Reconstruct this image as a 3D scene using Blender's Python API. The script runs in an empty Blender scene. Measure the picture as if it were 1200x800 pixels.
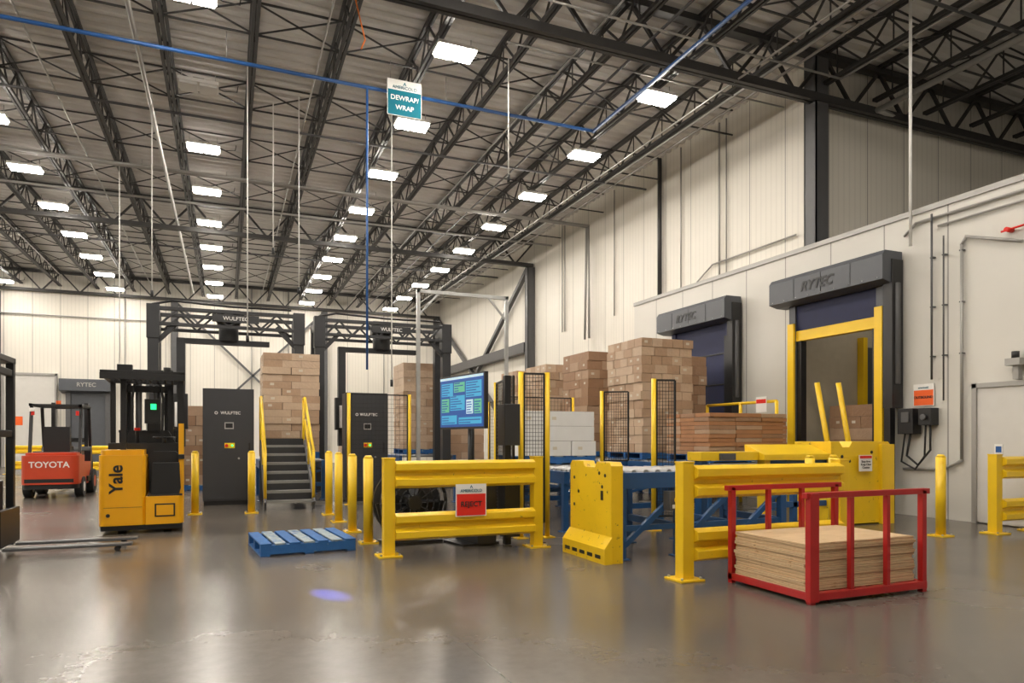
import bpy, bmesh, math, random
from mathutils import Vector, Matrix
random.seed(7)
sc = bpy.context.scene
col = sc.collection
R = math.radians
try:
    sc.view_settings.view_transform = 'Standard'
    sc.view_settings.look = 'None'
    sc.view_settings.exposure = -0.5
except Exception as e:
    print('view', e)

# ------------------------------------------------------------------ materials
def nodes_of(m):
    m.use_nodes = True
    nt = m.node_tree
    return nt, nt.nodes, nt.links, nt.nodes['Principled BSDF']

def mat(name, c, rough=0.5, metal=0.0, var=0.0, vscale=6.0, dirt=None, dthr=0.62, dscale=9.0, bump=0.0, bscale=40, coat=0.0, stretch=(1,1,1), spec=.5):
    m = bpy.data.materials.new(name)
    nt, N, L, b = nodes_of(m)
    b.inputs['Base Color'].default_value = (*c, 1)
    b.inputs['Roughness'].default_value = rough
    b.inputs['Metallic'].default_value = metal
    b.inputs['Specular IOR Level'].default_value = spec
    if coat: 
        b.inputs['Coat Weight'].default_value = coat
        b.inputs['Coat Roughness'].default_value = 0.2
    tc = N.new('ShaderNodeTexCoord')
    mp = N.new('ShaderNodeMapping'); mp.inputs['Scale'].default_value = stretch
    L.new(tc.outputs['Object'], mp.inputs['Vector'])
    out = None
    if var:
        n = N.new('ShaderNodeTexNoise'); n.inputs['Scale'].default_value = vscale; n.inputs['Detail'].default_value = 5
        L.new(mp.outputs[0], n.inputs['Vector'])
        mx = N.new('ShaderNodeMix'); mx.data_type = 'RGBA'
        mx.inputs[6].default_value = (*[max(0, x*(1-var)) for x in c], 1)
        mx.inputs[7].default_value = (*[min(1, x*(1+var)) for x in c], 1)
        L.new(n.outputs['Fac'], mx.inputs[0]); out = mx.outputs[2]
    if dirt:
        n = N.new('ShaderNodeTexNoise'); n.inputs['Scale'].default_value = dscale; n.inputs['Detail'].default_value = 9
        n.inputs['Roughness'].default_value = 0.7
        L.new(mp.outputs[0], n.inputs['Vector'])
        r = N.new('ShaderNodeMapRange'); r.inputs[1].default_value = dthr; r.inputs[2].default_value = dthr+0.06
        L.new(n.outputs['Fac'], r.inputs[0])
        mx = N.new('ShaderNodeMix'); mx.data_type = 'RGBA'
        mx.inputs[6].default_value = (*c, 1); mx.inputs[7].default_value = (*dirt, 1)
        if out: L.new(out, mx.inputs[6])
        L.new(r.outputs[0], mx.inputs[0]); out = mx.outputs[2]
    if out: L.new(out, b.inputs['Base Color'])
    if bump:
        n = N.new('ShaderNodeTexNoise'); n.inputs['Scale'].default_value = bscale; n.inputs['Detail'].default_value = 4
        L.new(mp.outputs[0], n.inputs['Vector'])
        bp = N.new('ShaderNodeBump'); bp.inputs['Strength'].default_value = bump; bp.inputs['Distance'].default_value = 0.02
        L.new(n.outputs['Fac'], bp.inputs['Height']); L.new(bp.outputs[0], b.inputs['Normal'])
    return m

def emis(name, c, s):
    m = bpy.data.materials.new(name)
    nt, N, L, b = nodes_of(m)
    b.inputs['Base Color'].default_value = (*[x*.3 for x in c], 1)
    b.inputs['Emission Color'].default_value = (*c, 1)
    b.inputs['Emission Strength'].default_value = s
    return m

def panel_mat(name, c, axis, seam=1.1, rough=0.45, ribs=True):
    m = bpy.data.materials.new(name)
    nt, N, L, b = nodes_of(m)
    b.inputs['Roughness'].default_value = rough
    tc = N.new('ShaderNodeTexCoord'); sp = N.new('ShaderNodeSeparateXYZ')
    L.new(tc.outputs['Object'], sp.inputs[0])
    def M(op, a, bb=None):
        n = N.new('ShaderNodeMath'); n.operation = op
        for i, v in enumerate((a, bb)):
            if v is None: continue
            if isinstance(v, (int, float)): n.inputs[i].default_value = v
            else: L.new(v, n.inputs[i])
        return n.outputs[0]
    cc = sp.outputs[axis]
    fr = M('FRACT', M('DIVIDE', cc, seam))
    seamf = M('LESS_THAN', M('ABSOLUTE', M('SUBTRACT', fr, 0.5)), 0.011)
    nz = N.new('ShaderNodeTexNoise'); nz.inputs['Scale'].default_value = 0.7; nz.inputs['Detail'].default_value = 4
    L.new(tc.outputs['Object'], nz.inputs['Vector'])
    mx = N.new('ShaderNodeMix'); mx.data_type = 'RGBA'
    mx.inputs[6].default_value = (*[x*0.9 for x in c], 1); mx.inputs[7].default_value = (*[min(1, x*1.06) for x in c], 1)
    L.new(nz.outputs['Fac'], mx.inputs[0])
    mx2 = N.new('ShaderNodeMix'); mx2.data_type = 'RGBA'
    L.new(mx.outputs[2], mx2.inputs[6]); mx2.inputs[7].default_value = (*[x*0.45 for x in c], 1)
    L.new(seamf, mx2.inputs[0]); 
    if ribs:
        rib = M('SINE', M('MULTIPLY', cc, 2*math.pi/0.157))
        h = M('GREATER_THAN', rib, 0.75)
        mx3 = N.new('ShaderNodeMix'); mx3.data_type = 'RGBA'
        L.new(M('MULTIPLY', h, .16), mx3.inputs[0]); L.new(mx2.outputs[2], mx3.inputs[6]); mx3.inputs[7].default_value = (*[x*0.5 for x in c], 1)
        L.new(mx3.outputs[2], b.inputs['Base Color'])
        bp = N.new('ShaderNodeBump'); bp.inputs['Strength'].default_value = 0.3; bp.inputs['Distance'].default_value = 0.01
        L.new(h, bp.inputs['Height']); L.new(bp.outputs[0], b.inputs['Normal'])
    else: L.new(mx2.outputs[2], b.inputs['Base Color'])
    return m

def floor_mat():
    m = bpy.data.materials.new('polished_concrete')
    nt, N, L, b = nodes_of(m)
    tc = N.new('ShaderNodeTexCoord')
    n1 = N.new('ShaderNodeTexNoise'); n1.inputs['Scale'].default_value = 0.4; n1.inputs['Detail'].default_value = 6; n1.inputs['Roughness'].default_value = 0.55
    n2 = N.new('ShaderNodeTexNoise'); n2.inputs['Scale'].default_value = 10; n2.inputs['Detail'].default_value = 10; n2.inputs['Roughness'].default_value = 0.7
    for n in (n1, n2): L.new(tc.outputs['Object'], n.inputs['Vector'])
    r = N.new('ShaderNodeValToRGB')
    r.color_ramp.elements[0].position = 0.28; r.color_ramp.elements[0].color = (0.078, 0.068, 0.058, 1)
    r.color_ramp.elements[1].position = 0.74; r.color_ramp.elements[1].color = (0.145, 0.129, 0.111, 1)
    L.new(n1.outputs['Fac'], r.inputs[0])
    mx = N.new('ShaderNodeMix'); mx.data_type = 'RGBA'; mx.blend_type = 'MULTIPLY'; mx.inputs[0].default_value = 0.45
    r2 = N.new('ShaderNodeValToRGB'); r2.color_ramp.elements[0].position = .3; r2.color_ramp.elements[0].color = (.7, .68, .65, 1)
    r2.color_ramp.elements[1].position = .7; r2.color_ramp.elements[1].color = (1.15, 1.15, 1.15, 1)
    L.new(n2.outputs['Fac'], r2.inputs[0]); L.new(r.outputs[0], mx.inputs[6]); L.new(r2.outputs[0], mx.inputs[7])
    sp = N.new('ShaderNodeSeparateXYZ'); L.new(tc.outputs['Object'], sp.inputs[0])
    def M(op, a, bb=None):
        n = N.new('ShaderNodeMath'); n.operation = op
        for i, v in enumerate((a, bb)):
            if v is None: continue
            if isinstance(v, (int, float)): n.inputs[i].default_value = v
            else: L.new(v, n.inputs[i])
        return n.outputs[0]
    js = []
    for ax, off in ((0, 0.2), (1, 0.35)):
        f = M('FRACT', M('ADD', M('DIVIDE', sp.outputs[ax], 4.6), off))
        js.append(M('LESS_THAN', M('ABSOLUTE', M('SUBTRACT', f, 0.5)), 0.001))
    j = M('MAXIMUM', js[0], js[1])
    mx3 = N.new('ShaderNodeMix'); mx3.data_type = 'RGBA'
    L.new(M('MULTIPLY', j, 0.4), mx3.inputs[0]); L.new(mx.outputs[2], mx3.inputs[6]); mx3.inputs[7].default_value = (.03, .025, .02, 1)
    L.new(mx3.outputs[2], b.inputs['Base Color'])
    mr = N.new('ShaderNodeMapRange'); mr.inputs[1].default_value = .3; mr.inputs[2].default_value = .7
    mr.inputs[3].default_value = .21; mr.inputs[4].default_value = .29
    L.new(n1.outputs['Fac'], mr.inputs[0]); L.new(mr.outputs[0], b.inputs['Roughness'])
    b.inputs['Specular IOR Level'].default_value = 0.5
    return m

YEL = mat('safety_yellow', (.80, .52, .012), .36, var=.08, vscale=3, dirt=(.3, .17, .02), dthr=.68, dscale=18)
YELW = mat('safety_yellow_worn', (.80, .52, .012), .38, var=.1, vscale=3, dirt=(.09, .06, .02), dthr=.645, dscale=16)
YELG = mat('safety_yellow_scraped', (.80, .52, .012), .38, var=.12, vscale=3, dirt=(.05, .04, .02), dthr=.61, dscale=13)
TRK = mat('truck_yellow', (.80, .38, .006), .3, var=.05, dirt=(.3, .15, .02), dthr=.7, dscale=20)
RED = mat('rack_red', (.40, .012, .012), .36, var=.2, dirt=(.12, .02, .015), dthr=.68, dscale=20)
TRED = mat('truck_red', (.52, .055, .018), .35, var=.1)
MAR = mat('truck_maroon', (.022, .012, .011), .35, var=.1)
BLU = mat('machine_blue', (.010, .065, .19), .42, var=.25, vscale=5, dirt=(.02, .03, .05), dthr=.66)
PBLU = mat('pallet_blue', (.014, .10, .30), .7, var=.3, vscale=12, dirt=(.14, .24, .32), dthr=.6, dscale=14)
PBLW = mat('pallet_worn', (.26, .31, .33), .75, var=.35, vscale=12, dirt=(.03, .13, .33), dthr=.53, dscale=9)
STL = mat('painted_steel_dark', (.032, .03, .029), .5, var=.2)
STG = mat('steel_grey', (.075, .075, .078), .45, var=.12)
TRD = mat('stair_tread_grey', (.2, .2, .19), .5, var=.15)
MACH = mat('machine_charcoal', (.022, .023, .026), .42, var=.15)
CAB = mat('cabinet_charcoal', (.036, .037, .041), .38, var=.1)
HEAD = mat('door_head_grey', (.066, .072, .084), .4, var=.1)
BLK = mat('black_plastic', (.010, .010, .011), .4)
RUB = mat('rubber', (.02, .02, .02), .8)
CHR = mat('galvanised', (.45, .45, .44), .35, metal=.8, var=.2)
ROL = mat('roller_steel', (.3, .3, .3), .35, metal=.7)
CON = mat('conduit_grey', (.33, .32, .30), .4, metal=.3)
WHT = mat('white_paint', (.78, .77, .74), .5, var=.04)
DOORM = mat('door_white', (.58, .565, .53), .45, var=.05)
NAVY = mat('curtain_navy', (.008, .013, .06), .6, var=.2)
BPIPE = mat('pipe_blue', (.015, .09, .30), .4)
C1 = mat('carton_tan', (.42, .28, .18), .6, var=.15, vscale=5, bump=.5, bscale=18, coat=.35)
C2 = mat('carton_light', (.52, .38, .265), .6, var=.15, vscale=5, bump=.5, bscale=18, coat=.35)
C3 = mat('carton_brown', (.32, .185, .105), .6, var=.15, vscale=5, bump=.5, bscale=18, coat=.35)
C4 = mat('carton_orange', (.38, .18, .08), .6, var=.2, vscale=5, coat=.3)
CW = mat('carton_white', (.70, .695, .68), .55, var=.06, coat=.2)
TAPE = mat('label_paper', (.58, .52, .42), .5)
WOOD = mat('plywood_face', (.56, .40, .23), .6, var=.2, vscale=3, dirt=(.38, .22, .10), dthr=.6, dscale=4, stretch=(1, 5, 1))
WD1 = mat('plywood_edge_light', (.64, .46, .27), .7, var=.2, vscale=14)
WD2 = mat('plywood_edge_dark', (.30, .18, .09), .7, var=.25, vscale=20)
GAP = mat('gap_dark', (.05, .03, .02), .9)
TEAL = mat('sign_teal', (.0, .12, .17), .7, spec=.2)
SRED = mat('sign_red', (.66, .025, .015), .5, spec=.3)
SORG = mat('sign_orange', (.78, .12, .02), .5, spec=.3)
CREAM = mat('vestibule_panel', (.40, .36, .28), .6, var=.1)
ORC = mat('cord_orange', (.8, .2, .02), .5)
GREEN = emis('beacon_green', (.02, 1, .25), 3)
LC = (1, .925, .825)
LAMP = emis('led_panel', LC, 150)
FILLV = emis('vestibule_fill_glow', LC, 18)  # glow for the lamp added inside the vestibule
DIM = mat('unlit_lens', (.7, .7, .68), .3)
S1 = emis('screen_navy', (.01, .08, .32), 1.1); S2 = emis('screen_cyan', (.05, .38, .60), 1.1); S3 = emis('screen_green', (.12, .5, .3), 1.0); S4 = emis('screen_white', (.6, .8, .9), 1.0)
FLOOR = floor_mat()
WXY = panel_mat('insulated_panel_y', (.70, .665, .59), 1)
WXX = panel_mat('insulated_panel_x', (.70, .665, .59), 0)
BOXM = panel_mat('dock_panel', (.60, .58, .53), 1, seam=1.15, ribs=False)
DECK = mat('roof_deck', (.62, .60, .565), .5, var=.12, vscale=1)

# ------------------------------------------------------------------ builder
class B:
    def __init__(s, name):
        s.name = name; s.bm = bmesh.new(); s.mats = []
    def mi(s, m):
        if m not in s.mats: s.mats.append(m)
        return s.mats.index(m)
    def hexa(s, co, m):
        v = [s.bm.verts.new(c) for c in co]; i = s.mi(m)
        for f in ((0,3,2,1),(4,5,6,7),(0,1,5,4),(1,2,6,5),(2,3,7,6),(3,0,4,7)):
            s.bm.faces.new([v[k] for k in f]).material_index = i
        return s
    def box(s, x0, x1, y0, y1, z0, z1, m):
        return s.hexa([(x0,y0,z0),(x1,y0,z0),(x1,y1,z0),(x0,y1,z0),(x0,y0,z1),(x1,y0,z1),(x1,y1,z1),(x0,y1,z1)], m)
    def beam(s, p0, p1, w, h, m):
        p0 = Vector(p0); p1 = Vector(p1); d = (p1-p0).normalized()
        up = Vector((0,0,1)) if abs(d.z) < .98 else Vector((0,1,0))
        a = d.cross(up).normalized()*w/2; c = a.cross(d).normalized()*h/2
        return s.hexa([p0-a-c, p0+a-c, p1+a-c, p1-a-c, p0-a+c, p0+a+c, p1+a+c, p1-a+c], m)
    def cyl(s, p0, p1, r, m, n=14, r2=None):
        p0 = Vector(p0); p1 = Vector(p1); d = (p1-p0).normalized()
        up = Vector((0,0,1)) if abs(d.z) < .9 else Vector((1,0,0))
        a = d.cross(up).normalized(); c = a.cross(d).normalized(); i = s.mi(m)
        r2 = r if r2 is None else r2
        A = [s.bm.verts.new(p0+(a*math.cos(t)+c*math.sin(t))*r) for t in [2*math.pi*k/n for k in range(n)]]
        C = [s.bm.verts.new(p1+(a*math.cos(t)+c*math.sin(t))*r2) for t in [2*math.pi*k/n for k in range(n)]]
        for k in range(n):
            f = s.bm.faces.new([A[k], A[(k+1)%n], C[(k+1)%n], C[k]]); f.material_index = i; f.smooth = True
        s.bm.faces.new(A).material_index = i; s.bm.faces.new(C).material_index = i
        return s
    def tube(s, pts, r, m, n=8):
        for a, b in zip(pts[:-1], pts[1:]):
            d = (Vector(b)-Vector(a)).normalized()*r*.7
            s.cyl(Vector(a)-d, Vector(b)+d, r, m, n)
        return s
    def prism(s, pts, ax, a, b, m, smooth=False):
        def P(p, t):
            return {'x': (t, p[0], p[1]), 'y': (p[0], t, p[1]), 'z': (p[0], p[1], t)}[ax]
        A = [s.bm.verts.new(P(p, a)) for p in pts]; C = [s.bm.verts.new(P(p, b)) for p in pts]; i = s.mi(m); n = len(pts)
        for k in range(n):
            f = s.bm.faces.new([A[k], A[(k+1)%n], C[(k+1)%n], C[k]]); f.material_index = i; f.smooth = smooth
        s.bm.faces.new(A).material_index = i; s.bm.faces.new(C).material_index = i
        return s
    def torus(s, c, R0, r, ax, m, n=24):
        c = Vector(c); pts = []
        for k in range(n+1):
            t = 2*math.pi*k/n; u, v = R0*math.cos(t), R0*math.sin(t)
            pts.append(c + Vector({'x': (0,u,v), 'y': (u,0,v), 'z': (u,v,0)}[ax]))
        return s.tube(pts, r, m, 6)
    def mesh(s):
        bmesh.ops.recalc_face_normals(s.bm, faces=s.bm.faces)
        me = bpy.data.meshes.new(s.name); s.bm.to_mesh(me); s.bm.free()
        for m in s.mats: me.materials.append(m)
        return me
    def done(s, loc=(0,0,0), rz=0, bevel=0):
        o = bpy.data.objects.new(s.name, s.mesh()); col.objects.link(o)
        o.location = loc; o.rotation_euler = (0, 0, R(rz))
        if bevel:
            md = o.modifiers.new('bevel', 'BEVEL'); md.width = bevel; md.segments = 2; md.limit_method = 'ANGLE'; md.angle_limit = R(50)
        return o

def text(body, loc, rot, size, m, parent, bold=.0, ext=.002, shear=0, name='lettering', align='CENTER'):
    cu = bpy.data.curves.new(name, 'FONT'); cu.body = body; cu.size = size; cu.extrude = ext; cu.offset = bold; cu.shear = shear
    cu.align_x = align; cu.align_y = 'CENTER'; cu.materials.append(m)
    o = bpy.data.objects.new(name, cu); col.objects.link(o)
    o.rotation_euler = [R(a) for a in rot]; o.location = loc
    if parent: o.parent = parent
    return o
FS = (90, 0, 0)       # facing -Y
FW = (90, 0, -90)     # facing -X

# ------------------------------------------------------------------ camera
cd = bpy.data.cameras.new('camera'); cam = bpy.data.objects.new('camera', cd); col.objects.link(cam)
cam.location = (0, 0, 1.28); cam.rotation_euler = (R(90), 0, R(-22.5))
cd.sensor_width = 36; cd.lens = 24.24; cd.shift_y = 0.095; cd.clip_end = 200; cd.clip_start = .05
sc.camera = cam

# ------------------------------------------------------------------ room shell
ZR = 9.1
B('floor').box(-20, 24, -8, 38.2, -.2, 0, FLOOR).done()
B('wall_north').box(-20, 11.5, 37.8, 38.1, 0, ZR+.1, WXX).done()
B('wall_west').box(-20.3, -20, -8, 38.1, 0, ZR+.1, WXY).done()
B('wall_south').box(-20, 24, -8.3, -8, 0, ZR+.1, WXX).done()
B('wall_east').box(11.2, 11.5, 10.95, 37.8, 0, ZR+.1, WXY).done()
B('wall_east_return').box(11.2, 24, 10.7, 10.95, 5.05, ZR+.1, WXX).done()
B('wall_east_upper').box(24, 24.3, -8, 10.9, 0, ZR+.1, WXY).done()
w = B('wall_dock')
w.box(10.6, 10.8, -8, 8.55, 0, 5.05, BOXM)
w.box(10.6, 10.8, 8.55, 10.65, 3.9, 5.05, BOXM)
w.box(10.6, 10.8, 10.65, 16.6, 0, 5.05, BOXM)
w.box(10.8, 11.19, 16.4, 16.6, 0, 5.05, BOXM)
w.box(10.57, 10.62, -8, 16.6, 5.0, 5.09, CON)
w.done()
w = B('dock_roof'); w.box(10.8, 24, -8, 10.69, 4.95, 5.05, BOXM); w.box(10.8, 11.19, 10.69, 16.4, 4.95, 5.05, BOXM); w.done()
v = B('vestibule_wall')
v.box(14.2, 14.3, 7.4, 10.6, 0, 4.9, CREAM); v.box(10.81, 14.2, 10.66, 10.69, 0, 4.94, CREAM); v.box(10.81, 14.2, 7.3, 7.4, 0, 4.94, CREAM)
v.done()
v = B('vestibule_gate'); v.box(13.9, 14.18, 8.0, 8.12, 0, 3.3, YEL); v.box(13.95, 14.18, 8.14, 9.2, 0, 3.3, HEAD); v.box(13.9, 14.18, 9.22, 9.34, 0, 3.3, YEL)
v.box(12.3, 12.42, 10.5, 10.65, 0, 3.4, YEL); v.box(12.45, 13.5, 10.55, 10.65, 0.02, 3.2, HEAD); v.done()
B('vestibule_fill_lamp').box(11.6, 12.6, 8.8, 9.2, 4.8, 4.9, FILLV).done()  # unseen lamp added to brighten the enclosed vestibule

# roof deck : corrugated
d = B('ceiling'); bm = d.bm; d.mi(DECK); prev = None; y = -8.2
prof = [(0,0),(.05,.06),(.15,.06),(.2,0)]
ys = []
while y < 38.2:
    for a, h in prof: ys.append((y+a, ZR-.0+h))
    y += .3
for yy, zz in ys:
    cur = [bm.verts.new((-20.3, yy, zz)), bm.verts.new((24.3, yy, zz))]
    if prev: bm.faces.new([prev[0], prev[1], cur[1], cur[0]])
    prev = cur
d.done()
B('roof_top').box(-20.3, 24.3, -8.3, 38.4, ZR+.08, ZR+.2, STG).done()

def joist_mesh(y0, y1, zb=8.4, zt=9.03, pitch=.62):
    j = B('roof_joist')
    for z, h in ((zb, .065), (zt, .065)):
        j.box(-.065, -.012, y0, y1, z-h/2, z+h/2, STL); j.box(.012, .065, y0, y1, z-h/2, z+h/2, STL)
    n = int((y1-y0)/pitch); up = False
    for k in range(n):
        a = (0, y0+k*pitch, zt if up else zb); b = (0, y0+(k+1)*pitch, zb if up else zt)
        j.beam(a, b, .033, .033, STL); up = not up
        if k % 2 == 0: j.beam((0, y0+(k+1)*pitch, zb), (0, y0+(k+1)*pitch, zt), .02, .02, STL)
    return j.mesh()
jm = joist_mesh(-7.9, 37.7)
for k in range(21):
    x = -19.3+1.52*k
    if x > 11: continue
    o = bpy.data.objects.new('roof_joist', jm); col.objects.link(o); o.location = (x, 0, 0)
jm2 = joist_mesh(-7.9, 10.5)
for k in range(9):
    o = bpy.data.objects.new('roof_joist', jm2); col.objects.link(o); o.location = (11.1+1.52*k, 0, 0)
def girder(y, x0, x1, big=.16):
    g = B('roof_girder'); zb, zt = 8.1, 8.98
    g.box(x0, x1, y-.1, y-.015, zb-big/2, zb+big/2, STL); g.box(x0, x1, y+.015, y+.1, zb-big/2, zb+big/2, STL)
    g.box(x0, x1, y-.1, y+.1, zt-.06, zt+.06, STL)
    x = x0; up = False
    while x < x1-.7:
        g.beam((x, y, zt if up else zb), (x+.76, y, zb if up else zt), .06, .06, STL); up = not up; x += .76
    g.done()
girder(10.45, -20, 23.9); girder(24.8, -20, 11.15, .13); girder(-3.5, -20, 23.9); girder(37.5, -20, 11.1, .12)
b = B('roof_bridging')
for y in [-5, -1, 3, 6.5, 9, 13, 16, 19, 22, 27, 30, 33.5]:
    xe = 23 if y < 10 else 11
    b.beam((-20, y, 8.42), (xe, y, 8.42), .03, .03, STL); b.beam((-20, y, 9.0), (xe, y, 9.0), .03, .03, STL)
    x = -19.3; 
    while x < xe-1.6:
        b.beam((x, y, 8.42), (x+1.52, y, 9.0), .025, .025, STL); b.beam((x, y, 9.0), (x+1.52, y, 8.42), .025, .025, STL); x += 1.52
b.done()
def column(x, y, z0=0, z1=8.0, s=.15):
    c = B('steel_column'); c.box(x-s, x+s, y-s, y-s+.03, z0, z1, STG); c.box(x-s, x+s, y+s-.03, y+s, z0, z1, STG); c.box(x-.02, x+.02, y-s+.03, y+s-.03, z0, z1, STG)
    c.box(x-s, x-s+.02, y-s, y+s, z0, z1, STG); c.box(x-s-.05, x+s+.05, y-s-.05, y+s+.05, z0, z0+.03, STG); c.done()
for x in (-16.8, -9.6, -2.35, 4.8): column(x, 37.62)
column(10.95, 37.6); column(11.03, 24.8); column(11.02, 10.53, 5.1, 9.0, .16)
br = B('wall_bracing')
br.beam((11.0, 24.9, .5), (11.0, 37.5, 8.0), .16, .16, STG); br.beam((11.0, 24.9, 8.0), (11.0, 37.5, .5), .16, .16, STG)
br.box(10.85, 11.15, 25, 37.4, 4.7, 5.1, STG)
br.beam((-2.3, 37.6, 8.0), (4.8, 37.6, 1), .1, .1, STG); br.beam((-2.3, 37.6, 1), (4.8, 37.6, 8), .1, .1, STG)
br.done()

# ------------------------------------------------------------------ ceiling lamps
def lampmesh(LM):
    lb = B('offscreen_fill_lamp'); lb.box(-.36, .36, -.21, .21, 8.14, 8.2, WHT); lb.box(-.33, -.02, -.18, .18, 8.085, 8.1395, LM); lb.box(.02, .33, -.18, .18, 8.085, 8.1395, LM)
    lb.box(-.1, .1, -.08, .08, 8.2, 8.28, CON); lb.cyl((-.3,0,8.2), (-.3,0,8.42), .008, CON, 6); lb.cyl((.3,0,8.2), (.3,0,8.42), .008, CON, 6)
    lb.tube([(.1, 0, 8.26), (.45, .1, 8.18), (.7, .3, 8.3), (.72, .3, 8.42)], .01, BLK, 6)
    return lb.mesh()
lm = lampmesh(LAMP); lu = lampmesh(DIM)
for x in (-17.4, -13.2, -8.95, -4.7, -.5, 3.75, 8.0):
    for k in range(-4, 9):
        y = 11.7+3.05*k
        if x == 8.0 and k == -1: continue
        if x == -17.4 and k < 1: continue
        o = bpy.data.objects.new('offscreen_fill_lamp', lu if (x == -.5 and k == 1) else lm); col.objects.link(o); o.location = (x, y, 0)
for x in (12.4, 16.6):  # two out-of-view lamps added to light the right-hand side
    o = bpy.data.objects.new('offscreen_fill_lamp', lm); col.objects.link(o); o.location = (x, 0, 0)

# ------------------------------------------------------------------ pipes
p = B('air_pipe'); p.tube([(-19, 13.05, 7.9), (7.3, 13.05, 7.9), (7.3, 0, 7.9)], .035, BPIPE)
p.tube([(2.45, 13.05, 7.9), (2.45, 13.05, 2.6)], .022, BPIPE)
for x in (-12, -8, -4, 0, 4): p.cyl((x, 13.05, 7.9), (x, 13.05, 8.4), .01, CON, 6)
p.done()
p = B('conduit_run')
for dz in (0, .12): p.tube([(-7, 19.9+dz, 8.25), (10.95, 19.9+dz, 8.25), (10.98, 19.9+dz*2.5, 4.6)], .04, CON)
for x in range(-6, 11, 2): p.cyl((x, 19.95, 8.2), (x, 19.95, 8.42), .01, CON, 6)
p.tube([(-1.45, -5, 8.2), (-1.45, 36, 8.2)], .045, CON)
for x, z, r in ((9.6, 8.3, .03), (9.9, 8.3, .025), (5.9, 8.33, .018), (1.6, 8.33, .018), (-3.2, 8.33, .02), (-6.6, 8.33, .02), (8.9, 8.05, .02)): p.tube([(x, -5, z), (x, 36, z)], r, CON)
p.tube([(6.9, -5, 8.3), (6.9, 36, 8.3)], .025, STG); p.tube([(-19, 7.6, 8.25), (23, 7.6, 8.25)], .03, STG)
p.tube([(-19, 16.5, 8.3), (10.9, 16.5, 8.3)], .03, STG); p.tube([(-19, 22.6, 8.3), (10.9, 22.6, 8.3)], .035, CON); p.tube([(-19, 28, 8.3), (10.9, 28, 8.3)], .035, STG)
p.tube([(-19, 4.6, 8.2), (23, 4.6, 8.2)], .035, STG); p.tube([(12.5, -4, 8.1), (12.5, 10.3, 8.1), (14, 10.6, 8.1)], .06, CON)
p.tube([(3.8, 9.9, 8.25), (11, 9.9, 8.25), (11, 3, 8.25)], .02, CON); p.tube([(4.6, 11.3, 8.3), (10.9, 11.3, 8.3)], .018, CON)
p.done()
p = B('orange_cord'); p.tube([(1.9, 11.2, 8.4), (2.0, 11.2, 8.0), (2.08, 11.25, 7.75), (2.02, 11.25, 7.6)], .012, ORC); p.done()
p = B('wall_conduit')
p.tube([(11.1, 16.1, 9), (11.1, 16.1, 5.1), (11.05, 16.8, 4.6), (11.05, 16.8, 1)], .06, STL)
for y in (13.4, 13.65, 18.6, 22, 22.2, 15.2): p.tube([(11.15, y, 9), (11.15, y, 5.12)], .018, CON, 6)
p.tube([(11.14, 11.2, 5.6), (11.14, 13.9, 5.6), (11.14, 14.5, 5.3)], .02, CON, 6)
p.tube([(10.5, 8.05, 9), (10.5, 8.05, 4.5)], .025, WHT)
p.tube([(10.53, 7.7, 4.9), (10.53, 7.7, 2.25)], .018, STG, 6)
p.tube([(10.55, 6.35, 4.12), (10.55, 7.15, 4.4), (10.55, 7.22, 4.3), (10.55, 7.22, .95), (10.55, 7.5, .8), (10.55, 8.2, .78)], .024, CON)
p.tube([(10.53, 7.5, 4.5), (10.53, 7.5, 1.9)], .014, STG, 6)
p.tube([(10.56, 2, 4.85), (10.56, 8, 4.85), (10.56, 8.2, 4.7)], .022, CON)
p.tube([(10.56, 2, 4.7), (10.56, 7.6, 4.7)], .018, CON)
for y in (7.22, 7.5, 7.7): 
    for z in (2.6, 3.4, 4.2): p.box(10.53, 10.59, y-.03, y+.03, z, z+.02, STG)
p.tube([(-9.7, 37.7, 7), (-9.7, 37.7, 0.5)], .04, CON); p.tube([(-9.7, 37.7, 7), (1, 37.7, 7)], .03, CON); p.tube([(-4.5, 37.7, 9), (-4.5, 37.7, 1)], .03, CON)
p.tube([(1.2, 37.7, 9), (1.2, 37.7, 1)], .03, CON); p.tube([(3, 37.7, 9), (3, 37.7, 1)], .03, CON); p.tube([(8, 37.7, 9), (8, 37.7, 1)], .03, CON)
p.done()
for (x, y, z0) in [(.37, 14, 3.1), (4.9, 12, 6.1), (3.13, 14, 2.35), (1.4, 15, 4.3), (-1.42, 16, 4.2), (-2.56, 20.4, 3.0), (.92, 15.5, 5.2)]:
    p = B('pull_cord'); p.cyl((x, y, z0), (x, y, 8.42), .013, WHT, 6); p.cyl((x, y, z0), (x, y, z0+.14), .03, BLK, 8); p.done()

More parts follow.
